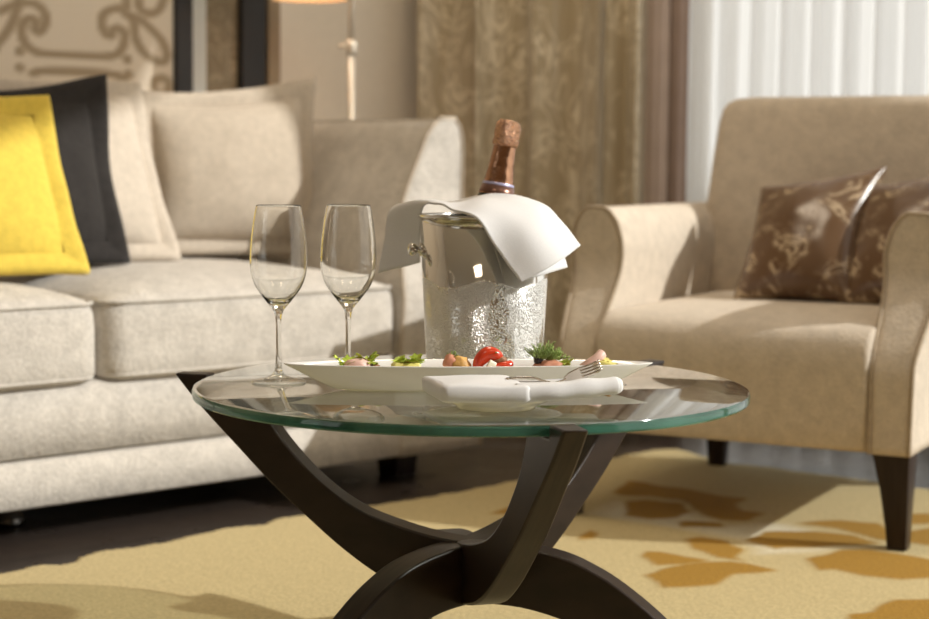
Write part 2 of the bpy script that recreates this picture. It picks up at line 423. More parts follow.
lines = []
for s in SCROLLS:
    q = catmull([Vector((*on_wall(*p), 0)) for p in s], 5)
    lines.append([(v.x * 0.73, v.y) for v in q])
t_mir = on_wall(-40, 100)[0] * 0.73
lines += [[(2 * t_mir - a, b) for a, b in l] for l in lines]
PT0, PT1 = -1.0, on_wall(893, 100)[0]
bm = bmesh.new(); lay = bm.verts.layers.float_color.new('pattern')
xs = [PT0 + (PT1 - PT0) * i / 260 for i in range(261)]
zs = [0.10, 0.55] + [0.72 + 0.55 * j / 90 for j in range(91)] + [1.6, 2.3]
bbs = [(min(p[0] for p in l) - .02, max(p[0] for p in l) + .02, min(p[1] for p in l) - .02, max(p[1] for p in l) + .02, l) for l in lines]
rows = []
for z in zs:
    row = []
    for x in xs:
        v = bm.verts.new((x, 0, z)); p = (x * 0.73, z); dm = 1.0
        for x0, x1, z0, z1, l in bbs:
            if x0 < p[0] < x1 and z0 < p[1] < z1:
                for a, b_ in zip(l, l[1:]): dm = min(dm, seg_dist(p, a, b_))
        e = max(0, min(1, (0.0125 - dm) / 0.003)); c = max(0, min(1, (0.0045 - dm) / 0.003))
        v[lay] = (e, c, 0, 1); row.append(v)
    rows.append(row)
for A, B in zip(rows, rows[1:]):
    for i in range(len(xs) - 1): bm.faces.new((A[i], A[i + 1], B[i + 1], B[i]))
M_panel = attr_mix('scroll_panel_cloth', 'pattern', [(0.80, 0.71, 0.59), (0.47, 0.38, 0.27), (0.36, 0.28, 0.19)], 0.9, 0.15, 300, 0.04)
pn = link('decorative_panel', bm, M_panel, None, True, loc=W0 - SB * 0.03, rot=(0, 0, SROT))
md = pn.modifiers.new('s', 'SOLIDIFY'); md.thickness = 0.026; md.offset = -1
tag(pn, 'beige fabric wall panel with taupe scrollwork above the sofa', 'wall panel')

def tx(x, off=0.03): return on_wall(x * 5.156, 60 * 5.156, off)[0]
fp = thing('framed_mirror', 'tall dark framed mirror behind the sofa, its reflection painted in strips', 'mirror', W0 - SB * 0.03, SROT)
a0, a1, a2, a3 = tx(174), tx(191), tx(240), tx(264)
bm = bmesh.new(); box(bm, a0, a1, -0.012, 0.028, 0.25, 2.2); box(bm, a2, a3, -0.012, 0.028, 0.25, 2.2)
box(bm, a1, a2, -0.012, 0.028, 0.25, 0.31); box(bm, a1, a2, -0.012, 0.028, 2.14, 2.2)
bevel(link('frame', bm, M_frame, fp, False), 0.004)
bm = bmesh.new(); box(bm, a1, tx(209), 0.012, 0.026, 0.31, 2.14)  # what the mirror reflects, painted as flat coloured strips
M_pale_refl = plain('pale_reflection', (0.66, 0.68, 0.67), 0.4, var=0.03)
o = link('painted_reflection', bm, M_pale_refl, fp, False); o['label'] = 'pale grey white reflection painted on the mirror'
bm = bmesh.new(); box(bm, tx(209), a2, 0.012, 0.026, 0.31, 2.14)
M_tan_refl = damask('tan_reflection_damask', (0.22, 0.17, 0.10), (0.36, 0.29, 0.19), 14, 0.5)
o = link('painted_reflection', bm, M_tan_refl, fp, False); o['label'] = 'tan patterned reflection painted on the mirror'
bm = bmesh.new(); box(bm, tx(264) + 0.002, tx(276), -0.02, 0.029, 0.0, HC)
struct(link('trim_1', bm, plain('tan_trim', (0.33, 0.25, 0.16), 0.6, var=0.06), None, False, loc=W0 - SB * 0.03, rot=(0, 0, SROT)))

# ------------------------------------------------------------------ floor lamp
LP = at(351.5, 60, 4.62); lp = thing('floor_lamp', 'slim metal floor lamp standing behind the sofa arm', 'lamp', (LP.x, LP.y, 0))
bm = bmesh.new(); lathe(bm, [(0.001, 0.0), (0.13, 0.0), (0.13, 0.012), (0.02, 0.02), (0.013, 0.03)], 40, capt=True); link('base', bm, M_brass, lp); 
bm = bmesh.new(); tube(bm, [(0, 0, 0.02), (0, 0, 1.03)], 0.0095, 16); tube(bm, [(0, 0, 1.03), (0, 0, 1.35)], 0.008, 16); link('pole', bm, M_brass, lp)
bm = bmesh.new(); lathe(bm, [(0.001, 1.005), (0.013, 1.005), (0.014, 1.02), (0.014, 1.035), (0.010, 1.045), (0.001, 1.045)], 24); tube(bm, [(-0.035, 0, 1.03), (0, 0, 1.03)], 0.004, 8); link('knob', bm, M_brass, lp)
bm = bmesh.new(); tube(bm, catmull([(0, 0, 1.35), (-0.03, 0, 1.375), (-0.11, 0, 1.38)], 6), 0.007, 12); link('arm', bm, M_brass, lp)
bm = bmesh.new(); lathe(bm, [(0.10, 1.15), (0.101, 1.15), (0.075, 1.36), (0.074, 1.36), (0.0985, 1.15)], 48, center=(-0.11, 0, 0)); tube(bm, [(-0.185, 0, 1.34), (-0.035, 0, 1.34)], 0.003, 6)
link('lamp_shade', bm, plain('shade_linen', (0.55, 0.36, 0.20), 0.8, var=0.03), lp)

pl_ = bpy.data.lights.new('lamp_bulb', 'POINT'); pl_.energy = 1.5; pl_.color = (1.0, 0.87, 0.70); pl_.shadow_soft_size = 0.03
po = bpy.data.objects.new('lamp_bulb', pl_); C.objects.link(po); po.location = (LP.x - .11, LP.y, 1.25)
# ------------------------------------------------------------------ sofa
sofa = thing('sofa', 'long beige woven sofa with loose seat cushions against the patterned wall', 'sofa', S0, SROT)
XA, XB, XS = -1.315, 0.98, 0.215
bm = bmesh.new(); zloft(bm, [(0.064, XA - 0.02, XB + 0.02, 0.004, 0.93, 0.02), (0.07, XA - 0.02, XB + 0.02, -0.006, 0.93, 0.02), (0.150, XA - 0.02, XB + 0.02, -0.006, 0.93, 0.02), (0.158, XA - 0.02, XB + 0.02, 0.006, 0.93, 0.02)]); 
zloft(bm, [(0.158, XA - 0.02, XB + 0.02, 0.02, 0.93, 0.02), (0.165, XA - 0.02, XB + 0.02, -0.004, 0.93, 0.02), (0.285, XA - 0.02, XB + 0.02, -0.004, 0.93, 0.02), (0.298, XA - 0.02, XB + 0.02, 0.03, 0.93, 0.02)])
link('base', bm, M_sofa, sofa)
def seat_cushion(x0, x1, parent):
    g = 0.004; y0, y1 = -0.012, 0.70; z0, zt = 0.294, 0.450; S = []
    for dz, ins in ((0, .02), (.006, .006), (.018, .0), (.05, -.0)): S.append((z0 + dz, x0 + g + ins, x1 - g - ins, y0 + ins, y1, 0.05, 0.006))
    for dz, ins in ((-.05, .0), (-.02, .002), (-.004, .006), (.004, .012), (.013, .03), (.024, .06), (.035, .10), (.044, .15), (.050, .21), (.053, .26)): S.append((zt + dz, x0 + g + ins, x1 - g - ins, y0 + ins, y1 - max(0, ins - .03), 0.05 + ins * 0.4, 0.008))
    bm = bmesh.new(); zloft(bm, S, 6, 10)
    for v in bm.verts: v.co += v.normal * 0
    o = link('seat_cushion', bm, M_sofa, parent)
    for z, i in ((zt, .004), (z0 + .012, .004)):
        bm = bmesh.new(); pts = [(p[0], p[1], z) for p in rring(x0 + g + i, x1 - g - i, y0 + i, y1, 0.05, 6, 10, 0.007)]
        tube(bm, pts + pts[:1], 0.0040, 8, False); link('piping', bm, M_sofa, o)
    return o
seat_cushion(XS, XB, sofa); seat_cushion(XS - .765, XS, sofa); seat_cushion(XA, XS - .765, sofa)
bm = bmesh.new(); S = []
for z, y0, ins in ((0.30, .60, 0), (.50, .62, 0), (.65, .66, 0), (.76, .69, 0.004), (.80, .70, .01), (.825, .72, .025), (.838, .75, .05), (.842, .79, .08)):
    S.append((z, XA - 0.01 + ins, XB + 0.03 - ins, y0, 0.93 - ins * 0.8, 0.05))
zloft(bm, S, 6, 8); link('backrest', bm, M_sofa, sofa)
INN = [(0.064, 0.0), (.30, 0.0), (.45, .015), (.52, .035), (.58, .06), (.68, .105), (.75, .14), (.79, .160), (.815, .180), (.828, .20)]
OUT = [(0.064, .255), (.45, .265), (.70, .278), (.76, .279), (.79, .276), (.815, .268), (.828, .254)]
def sb_y(z): 
    t = max(0, min(1, (z - .40) / .26)); t = t * t * (3 - 2 * t); return -0.005 + .095 * t
def arm_slices(INN, OUT, x, sgn, fy, y1, zs, r=0.014):
    S = []
    for z in zs:
        a, b_ = lerp_tab(INN, z), lerp_tab(OUT, z)
        x0, x1 = (x + a, x + b_) if sgn > 0 else (x - b_, x - a)
        S.append((z, x0, x1, fy(z), y1, r))
    return S
def arm(parent, INN, OUT, x, sgn, fy, y1, ztop, mt, mp, pr=0.005, ns=26):
    zs = [INN[0][0] + (ztop - 0.05 - INN[0][0]) * i / ns for i in range(ns + 1)] + [ztop - 0.05 + 0.05 * math.sin(PI / 2 * i / 8) for i in range(1, 9)]
    bm = bmesh.new(); S = arm_slices(INN, OUT, x, sgn, fy, y1, zs); zloft(bm, S, 4, 6)
    o = link('arm', bm, mt, parent)
    pts = [(s[1] + .002, s[3] + .003, s[0]) for s in S] + [(s[2] - .002, s[3] + .003, s[0]) for s in reversed(S)]
    bm = bmesh.new(); tube(bm, pts, pr, 8); link('piping', bm, mp, o)
    return o
arm(sofa, INN, OUT, XB, 1, sb_y, 0.95, 0.832, M_sofa, M_pipe)
arm(sofa, INN, OUT, XA, -1, sb_y, 0.95, 0.832, M_sofa, M_pipe)
for x, y in ((1.08, .12), (1.08, .86), (-1.42, .12), (-1.42, .86)):
    bm = bmesh.new(); zloft(bm, [(0, x - .032, x + .032, y - .032, y + .032, .004), (.075, x - .038, x + .038, y - .038, y + .038, .004)]); autosmooth(link('leg', bm, M_leg, sofa))
bm = bmesh.new(); lathe(bm, [(0.001, 0), (.03, 0), (.032, .006), (.032, .018), (.024, .026), (.022, .075), (.001, .075)], 32, center=(.10, .17, 0)); o = link('leg', bm, plain('gunmetal', (.16, .15, .14), .25, 1.0), sofa); o['label'] = 'round metal centre foot'

# ------------------------------------------------------------------ pillows
def pillow_mesh(w, h, t, flange, pinch=0.05, seed=0.0, n=36, wr=0.006, fl_wave=0.013, fe=.42):
    bm = bmesh.new(); F_, B_ = {}, {}
    def xy(u, v):
        x = w / 2 * u * (1 - pinch * (1 - v * v) * u * u); z = h / 2 * v * (1 - pinch * (1 - u * u) * v * v)
        return x, z
    for i in range(n + 1):
        for j in range(n + 1):
            u, v = -math.cos(PI * i / n), -math.cos(PI * j / n)
            x, z = xy(u, v)
            f = max(0, (1 - u * u) * (1 - v * v)) ** fe
            k = wr * noise.noise(Vector((u * 2.2 + seed, v * 2.2, seed))) * f + 0.35 * wr * noise.noise(Vector((u * 6, v * 6 + seed, seed))) * f
            F_[i, j] = bm.verts.new((x, -t * f - k, z))
            B_[i, j] = F_[i, j] if i in (0, n) or j in (0, n) else bm.verts.new((x, t * f + k, z))
    for i in range(n):
        for j in range(n):
            bm.faces.new((F_[i, j], F_[i + 1, j], F_[i + 1, j + 1], F_[i, j + 1]))
            q = [B_[i, j], B_[i, j + 1], B_[i + 1, j + 1], B_[i + 1, j]]
            if len(set(q)) == 4 and set(q) != {F_[i, j], F_[i + 1, j], F_[i + 1, j + 1], F_[i, j + 1]}: bm.faces.new(q)
    fb = None
    if flange:
        fb = bmesh.new(); ring = []
        for side in range(4):
            for i in range(n):
                s = -1 + 2 * i / n
                u, v = ((s, -1), (1, s), (-s, 1), (-1, -s))[side]
                ring.append((u, v))
        loops = []
        for k, off in enumerate((-0.5, 0.15, 0.55, 0.9, 1.0)):
            lp_ = []
            for u, v in ring:
                x, z = xy(u, v); l = flange * off
                x2 = x + (l * (1 if u > .999 else -1 if u < -.999 else u ** 9)); z2 = z + (l * (1 if v > .999 else -1 if v < -.999 else v ** 9))
                y = fl_wave * off * noise.noise(Vector((x * 9, z * 9, seed)))
                hw = (0.012, 0.014, 0.017, 0.013, 0.003)[k]
                lp_.append((fb.verts.new((x2, y - hw, z2)), fb.verts.new((x2, y + hw, z2))))
            loops.append(lp_)
        m = len(ring)
        for A, B in zip(loops, loops[1:]):
            for k in range(m):
                k2 = (k + 1) % m
                fb.faces.new((A[k][0], A[k2][0], B[k2][0], B[k][0])); fb.faces.new((A[k][1], B[k][1], B[k2][1], A[k2][1]))
        A = loops[-1]
        for k in range(m): k2 = (k + 1) % m; fb.faces.new((A[k][0], A[k2][0], A[k2][1], A[k][1]))
    return bm, fb
def pillow(name, label, mt, w, h, t, flange, pos, yaw, lean, roll=0.0, seed=0.0, group=None, pinch=0.05, mf=None, ear=0.0, fe=.42):
    """pos: world point under the middle of the bottom edge"""
    bm, fb = pillow_mesh(w, h, t, flange, pinch, seed, fe=fe)
    for v in [*bm.verts, *(fb.verts if fb else ())]:
        if ear:
            a, b_ = max(0, .5 + v.co.x / w), max(0, .5 + v.co.z / h)
            v.co.z += ear * a ** 1.6 * b_ ** 1.6; v.co.x += .3 * ear * a ** 3 * b_ ** 3
    off = h / 2 + flange
    R = Matrix.Rotation(yaw, 4, 'Z') @ Matrix.Rotation(-lean, 4, 'X') @ Matrix.Rotation(roll, 4, 'Y')
    for q in (bm, fb):
        if q:
            for v in q.verts: v.co.z += off
    o = link(name, bm, mt); o.matrix_world = Matrix.Translation(pos) @ R
    tag(o, label, 'pillow', group)
    if fb:
        f = link('flange', fb, mf or mt, o)
    return o
def sofa_pt(t, s, z): return S0 + SA * t + SB * s + Vector((0, 0, z))
SZ = 0.504
pillow('throw_pillow', 'taupe square pillow with wide flanged edge leaning near the sofa arm', M_taupe, .42, .32, .09, .034, sofa_pt(.835, .44, SZ - .004), SROT - .06, math.radians(9), math.radians(2), 1.3, 'flanged pillows on the sofa', ear=.05)
pillow('throw_pillow', 'pale beige flanged pillow half hidden behind the charcoal one', M_beige, .44, .37, .08, .034, sofa_pt(.375, .36, SZ - .004), SROT - .02, math.radians(22), 0, 2.9, 'flanged pillows on the sofa')
pillow('throw_pillow', 'charcoal black flanged pillow behind the yellow one', M_char, .40, .315, .055, .032, sofa_pt(.235, .305, SZ - .004), SROT + .0, math.radians(15), math.radians(-1), 4.4, 'flanged pillows on the sofa', ear=.035, fe=.6)
pillow('throw_pillow', 'bright yellow flanged pillow at the front on the sofa', M_yellow, .40, .332, .055, .030, sofa_pt(.020, .115, SZ - .006), SROT - .02, math.radians(24), math.radians(0), 6.1, 'flanged pillows on the sofa', fe=.6)

# ------------------------------------------------------------------ armchair
ch = thing('armchair', 'beige upholstered armchair with dark tapered legs by the sheer curtain', 'armchair', P0, CROT)
CW, CD, CB = 0.722, 0.86, 0.186
cIN = [(CB, 0.0), (.36, 0.0), (.46, -.004), (.55, -.010), (.58, -.006), (.61, .004), (.63, .02), (.643, .042)]      # measured outward from the inner face
cOUT = [(CB, .079), (.36, .082), (.45, .095), (.55, .108), (.58, .108), (.61, .100), (.63, .086), (.643, .066)]
def c_y(z):
    t = max(0, min(1, (z - .33) / .20)); t = t * t * (3 - 2 * t); return .115 * t
arm(ch, cIN, cOUT, .079, -1, c_y, 0.84, .638, M_chair, M_pipe_chair, .0045)
arm(ch, cIN, cOUT, CW - .079, 1, c_y, 0.84, .638, M_chair, M_pipe_chair, .0045)
S = []
x0, x1 = .081, CW - .081
for z, ins, fy in ((CB, .004, .014), (CB + .01, 0, .006), (.24, 0, .004), (.33, 0, -.004), (.37, 0, -.004), (.395, .0, .004), (.412, .0, .020), (.421, .0, .040), (.427, .004, .065), (.432, .02, .10), (.436, .05, .16), (.438, .09, .24)):
    S.append((z, x0 + ins, x1 - ins, fy, .68 if z > .36 else .80, .012 + max(0, ins * .5), .004 if z > .3 else 0))
bm = bmesh.new(); zloft(bm, S, 5, 10); link('seat', bm, M_chair, ch)
S = []
for z, y0, ins, y1 in ((CB, .72, .03, .86), (.40, .665, .02, .89), (.50, .672, .02, .90), (.65, .69, .024, .912), (.76, .705, .032, .918), (.83, .716, .040, .920), (.86, .722, .046, .918), (.876, .730, .056, .912), (.886, .744, .074, .902), (.890, .764, .10, .885)):
    S.append((z, .03 + ins, CW - .03 - ins, y0, y1, .035))
bm = bmesh.new(); zloft(bm, S, 6, 8); link('backrest', bm, M_chair, ch)
def chair_leg(x, y, sx, sy, front):
    bm = bmesh.new(); S = []
    for z, w in ((.0069 if front else 0, .0185), (.05, .021), (.12, .027), (CB + .004, .036)):
        cx = x + sx * (.036 - w) * (.9); cy = y + (sy * (.036 - w) * .9 if front else -sy * (-.0) + (CB - z) * .12)
        S.append((z, cx - w, cx + w, cy - w, cy + w, .003))
    zloft(bm, S, 2, 1); autosmooth(link('leg', bm, M_leg, ch))
chair_leg(.038, .040, -1, -1, True); chair_leg(CW - .037, .040, 1, -1, True)
chair_leg(.098, .725, -1, 1, False); chair_leg(CW - .098, .725, 1, 1, False)
def chair_pt(x, y, z): return P0 + CU * x + CV * y + Vector((0, 0, z))
pillow('satin_pillow', 'brown satin damask pillow in the middle of the armchair seat', M_satin, .27, .33, .066, 0, chair_pt(.366, .39, .434), CROT - math.radians(4), math.radians(40), math.radians(-4), 2.2, 'brown satin pillows on the armchair', .11, ear=.045)
pillow('satin_pillow', 'brown satin damask pillow tucked behind the right arm of the chair', M_satin, .28, .34, .066, 0, chair_pt(.596, .39, .434), CROT - math.radians(8), math.radians(40), math.radians(-6), 7.7, 'brown satin pillows on the armchair', .11, ear=.045)

# ------------------------------------------------------------------ rug
EDGE = [(0, 575), (30, 569), (60, 566), (100, 553), (160, 545), (215, 531), (262, 526), (290, 518), (350, 511), (420, 500), (494, 487), (560, 472), (600, 462), (627, 456), (655, 451), (679, 451), (731, 465), (794, 472), (854, 480), (929, 491), (1010, 505)]
edge = [on_floor(*p) for p in EDGE]
poly = [(p.x, p.y) for p in edge]
last, first = poly[-1], poly[0]
poly += [(1.45, 3.3), (1.55, 2.7), (1.45, 2.0), (1.3, 1.4), (0.6, 1.15), (-0.4, 1.1), (-1.2, 1.3), (-1.5, 1.9), (-1.4, 2.5), (-1.15, 2.85)]
LEAVES = [
    [(310, 300), (350, 293), (420, 305), (455, 325), (450, 345), (468, 354), (400, 345), (340, 325)],
    [(195, 345), (215, 328), (260, 330), (320, 342), (375, 352), (330, 362), (250, 365)],
    [(207, 388), (260, 375), (350, 358), (430, 355), (480, 362), (548, 378), (500, 385), (440, 388), (410, 400), (395, 415), (330, 420), (255, 424), (250, 410)],
    [(130, 180), (180, 152), (250, 165), (330, 175), (400, 190), (470, 195), (440, 210), (460, 228), (520, 235), (470, 255), (400, 250), (350, 235), (330, 215), (300, 200), (220, 190), (160, 190)],
    [(160, 205), (220, 200), (300, 210), (325, 230), (290, 245), (220, 250), (170, 240)],
    [(300, 255), (410, 258), (410, 268), (310, 268)],
    [(590, 258), (700, 252), (800, 258), (835, 285), (929, 270), (1000, 290), (929, 315), (800, 300), (700, 275)],
    [(470, 300), (520, 280), (640, 280), (740, 290), (800, 310), (640, 320), (540, 325)],
    [(620, 350), (700, 325), (780, 325), (929, 350), (1000, 370), (929, 395), (850, 400), (760, 390), (690, 375), (650, 378)],
    [(725, 490), (790, 480), (840, 450), (929, 447), (1010, 470), (1010, 530), (860, 540), (725, 505)],
    [(45, 290), (70, 275), (95, 285), (85, 298), (50, 300)],
    [(810, 240), (929, 235), (1000, 250), (929, 262), (830, 262)],
    [(-180, 235), (-120, 215), (-60, 222), (-100, 240)]]
WHITE = [[(90, 235), (140, 205), (330, 235), (420, 265), (560, 262), (760, 310), (620, 330), (500, 335), (480, 300), (300, 270), (180, 250)]]
def zp(p): 
    q = on_floor(560 + p[0] / 2.517, 420 + p[1] / 2.517, 0.006); return (q.x, q.y)
leaves = [[zp(p) for p in l] for l in LEAVES]; whites = [[zp(p) for p in l] for l in WHITE]
def inside(p, poly):
    c = False; n = len(poly)
    for i in range(n):
        a, b_ = poly[i], poly[i - 1]
        if (a[1] > p[1]) != (b_[1] > p[1]) and p[0] < (b_[0] - a[0]) * (p[1] - a[1]) / (b_[1] - a[1]) + a[0]: c = not c
    return c
def sdist(p, poly):
    d = min(seg_dist(p, poly[i - 1], poly[i]) for i in range(len(poly)))
    return d if inside(p, poly) else -d
def bb(l): return (min(p[0] for p in l) - .03, max(p[0] for p in l) + .03, min(p[1] for p in l) - .03, max(p[1] for p in l) + .03, l)
bbl = [bb(l) for l in leaves]; bbw = [bb(l) for l in whites]
bm = bmesh.new(); lay = bm.verts.layers.float_color.new('pattern'); gx, gy = 0.0085, 0.0095; vd = {}
nx, ny = int(3.2 / gx), int(3.6 / gy)
ok = {}
for i in range(nx + 1):
    for j in range(ny + 1):
        x, y = -1.6 + i * gx, 1.05 + j * gy
        w = Vector((x * 7, y * 7, 0)); jx, jy = 0.016 * noise.noise(w * 2), 0.016 * noise.noise(w * 2 + Vector((9, 9, 9)))
        if not inside((x + jx, y + jy), poly): continue
        p = (x + jx * .8, y + jy * .8); g = wv = 0.0
        for x0, x1, y0, y1, l in bbl:
            if x0 < p[0] < x1 and y0 < p[1] < y1: g = max(g, min(1, max(0, .5 + sdist(p, l) / .011)))
        for x0, x1, y0, y1, l in bbw:
            if x0 < p[0] < x1 and y0 < p[1] < y1: wv = max(wv, min(1, max(0, .5 + sdist(p, l) / .05)))
        v = bm.verts.new((x, y, 0.005 + 0.0006 * noise.noise(w) + 0.0015 * g)); v[lay] = (wv * (1 - g), g, 0, 1); vd[i, j] = v
for (i, j) in list(vd):
    q = [vd.get(k) for k in ((i, j), (i + 1, j), (i + 1, j + 1), (i, j + 1))]
    if all(q): bm.faces.new(q)
M_rug = attr_mix('rug_pile', 'pattern', [(0.52, 0.42, 0.22), (0.66, 0.60, 0.45), (0.34, 0.185, 0.022)], 0.95, 0.5, 140, 0.12, 0.04)
rg = link('rug', bm, M_rug); md = rg.modifiers.new('s', 'SOLIDIFY'); md.thickness = 0.0042; md.offset = 1
tag(rg, 'cream rug with golden leaf motifs under the glass coffee table', 'rug')

# ------------------------------------------------------------------ coffee table
TX, TY, TZ = 0.010, 2.43, 0.42
tb = thing('coffee_table', 'round glass coffee table on dark curved crossing wooden legs', 'coffee table', (TX, TY, 0))
bm = bmesh.new(); lathe(bm, [(0.001, .4045), (.380, .4045), (.3845, .4055), (.386, .4075), (.386, .4155), (.3845, .4185), (.380, .420), (.001, .420)], 160)
for f in bm.faces:
    if abs(f.calc_center_median().xy.length) > .3835: f.material_index = 1
o = link('glass_top', bm, [M_tglass, M_tedge], tb); autosmooth(o, 30)
inn = [(.312, .404), (.288, .352), (.250, .306), (.208, .268), (.16, .238), (.105, .219), (.05, .206), (0, .2), (-.07, .197), (-.134, .187), (-.18, .169), (-.22, .146), (-.27, .108), (-.32, .060), (-.362, .0075)]
outn = [(-.285, .0075), (-.25, .040), (-.20, .072), (-.15, .095), (-.08, .112), (0, .115), (.06, .121), (.12, .141), (.180, .178), (.236, .222), (.288, .266), (.342, .318), (.400, .375), (.440, .4205)]
prof = [(p.x, p.y) for p in catmull([(a, b_, 0) for a, b_ in inn], 4)] + [(p.x, p.y) for p in catmull([(a, b_, 0) for a, b_ in outn], 4)] + [(.3885, .4205), (.3885, .404)]
for k, az in enumerate((-74, 47.5, 166)):
    bm = bmesh.new(); extrude_profile(bm, prof, lambda x: .0225 - .0065 * max(0, x / .437) ** 1.5)
    lg = link('leg', bm, M_wood, tb, True, rot=(0, 0, math.radians(az))); autosmooth(lg, 25); bevel(lg, .0035, 3, 30)

# ------------------------------------------------------------------ champagne bucket
BC = at(484, 370, 2.60); BX, BY = BC.x, 2.60
bk_ = thing('champagne_bucket', 'polished steel champagne bucket beaded with condensation on the glass table', 'ice bucket', (BX, BY, TZ + .001))
m, nt, out = mat('frosted_steel'); b = pbsdf(nt, out, (0.80, 0.78, 0.74), 0.07, 1.0)
tc = N(nt, 'ShaderNodeTexCoord'); sp = N(nt, 'ShaderNodeSeparateXYZ'); nt.links.new(tc.outputs['Object'], sp.inputs[0])
at2 = N(nt, 'ShaderNodeMath', operation='ARCTAN2'); nt.links.new(sp.outputs[1], at2.inputs[0]); nt.links.new(sp.outputs[0], at2.inputs[1])
m5 = N(nt, 'ShaderNodeMath', operation='MULTIPLY'); m5.inputs[1].default_value = 5.0; nt.links.new(at2.outputs[0], m5.inputs[0])
sn = N(nt, 'ShaderNodeMath', operation='SINE'); nt.links.new(m5.outputs[0], sn.inputs[0])
wz = N(nt, 'ShaderNodeMath', operation='MULTIPLY_ADD'); wz.inputs[1].default_value = 0.006; nt.links.new(sn.outputs[0], wz.inputs[0]); nt.links.new(sp.outputs[2], wz.inputs[2])
mr = N(nt, 'ShaderNodeMapRange'); mr.inputs['From Min'].default_value = 0.134; mr.inputs['From Max'].default_value = 0.130
nt.links.new(wz.outputs[0], mr.inputs['Value'])                                         # 1 where the cold wine fogs the steel
vo = tex(nt, 430, 0, kind='ShaderNodeTexVoronoi', mapscale=(1, 1, .8)); vd1 = N(nt, 'ShaderNodeMapRange'); vd1.inputs['From Max'].default_value = 0.6; vd1.inputs['To Min'].default_value = 1.0; vd1.inputs['To Max'].default_value = 0.0
nt.links.new(vo.outputs['Distance'], vd1.inputs['Value'])
no = tex(nt, 30, 3, mapscale=(1, 1, .3)); nr = N(nt, 'ShaderNodeMapRange'); nr.inputs['From Min'].default_value = .62; nr.inputs['From Max'].default_value = .56
nt.links.new(no.outputs[0], nr.inputs['Value'])                                         # runs where drops have wiped it clear
fog = N(nt, 'ShaderNodeMath', operation='MULTIPLY'); nt.links.new(mr.outputs[0], fog.inputs[0]); nt.links.new(nr.outputs[0], fog.inputs[1])
rg_ = N(nt, 'ShaderNodeMapRange'); rg_.inputs['To Min'].default_value = 0.06; rg_.inputs['To Max'].default_value = 0.18
nt.links.new(fog.outputs[0], rg_.inputs['Value']); nt.links.new(rg_.outputs[0], b.inputs['Roughness'])
bs = N(nt, 'ShaderNodeMath', operation='MULTIPLY'); bs.inputs[1].default_value = 1.0; nt.links.new(mr.outputs[0], bs.inputs[0])
bp = N(nt, 'ShaderNodeBump'); bp.inputs['Distance'].default_value = 0.0019; nt.links.new(bs.outputs[0], bp.inputs['Strength'])
nt.links.new(vd1.outputs[0], bp.inputs['Height']); nt.links.new(bp.outputs[0], b.inputs['Normal'])
dfm = N(nt, 'ShaderNodeBsdfDiffuse'); dfm.inputs[0].default_value = (.82, .82, .80, 1); nt.links.new(bp.outputs[0], dfm.inputs['Normal'])
fm = N(nt, 'ShaderNodeMath', operation='MULTIPLY'); fm.inputs[1].default_value = 0.42; nt.links.new(fog.outputs[0], fm.inputs[0])
mx = N(nt, 'ShaderNodeMixShader'); nt.links.new(fm.outputs[0], mx.inputs[0]); nt.links.new(b.outputs[0], mx.inputs[1]); nt.links.new(dfm.outputs[0], mx.inputs[2]); nt.links.new(mx.outputs[0], out.inputs[0])
M_bucket = m
HB = .2318
bm = bmesh.new(); lathe(bm, [(.001, .0), (.082, .0), (.0855, .004), (.0868, .012), (.0975, HB - .004), (.0955, HB - .004), (.0845, .012), (.080, .008), (.001, .008)], 96); link('body', bm, M_bucket, bk_)
bm = bmesh.new(); pts = [(.0978 * math.cos(2 * PI * k / 72), .0978 * math.sin(2 * PI * k / 72), HB - .003) for k in range(73)]; tube(bm, pts, .0028, 10, False); link('rim', bm, M_steel, bk_)
for a in (math.radians(192), math.radians(12)):
    d = Vector((math.cos(a), math.sin(a), 0)); bm = bmesh.new(); p = Vector((0, 0, HB - .052))
    tube(bm, [p + d * r for r in (.093, .0995, .1, .103, .105, .109, .113, .116, .117)], [.010, .010, .006, .005, .007, .0095, .0095, .007, .001], 20)
    link('handle', bm, M_steel, bk_)
# ------------------------------------------------------------------ bottle
pb, pt_ = at(496.5, 195, 2.63), at(509.5, 120, 2.635)
ax = (pt_ - pb).normalized(); LB = .318
bot = pt_ - ax * LB
q = Vector((0, 0, 1)).rotation_difference(ax)
bo = thing('champagne_bottle', 'champagne bottle with copper foil neck standing in the steel bucket', 'bottle', bot, rot=q.to_euler())
M_bglass = plain('dark_bottle_glass', (.02, .03, .015), .08)
M_foil = plain('copper_foil', (.46, .25, .15), .24, 1.0, var=.1, scale=60, bump=.25)
M_foil2 = plain('crinkled_copper_foil', (.58, .34, .21), .18, 1.0, var=.25, scale=190, bump=1.0)
M_label = plain('brown_neck_label', (.22, .115, .085), .28, .7, var=.05)
M_band = plain('lilac_band', (.48, .46, .66), .35, .4, var=.05)
bm = bmesh.new(); lathe(bm, [(.001, .012), (.030, .002), (.042, .0), (.0435, .006), (.0435, .135), (.041, .155), (.033, .185), (.0255, .208), (.0215, .226), (.001, .226)], 48); link('body', bm, M_bglass, bo)
bm = bmesh.new(); lathe(bm, [(.0275, .204), (.0258, .2105), (.0222, .226), (.0196, .245), (.0176, .268), (.0168, .282)], 48); link('foil', bm, M_foil, bo)
bm = bmesh.new(); lathe(bm, [(.0243, .2185), (.0245, .219), (.0236, .2222), (.0233, .2226), (.0222, .2226), (.0235, .2185)], 48); link('band', bm, M_band, bo)
bm = bmesh.new(); lathe(bm, [(.0272, .207), (.0268, .209), (.0243, .2187), (.0225, .2187), (.0262, .207)], 48); link('neck_label', bm, M_label, bo)
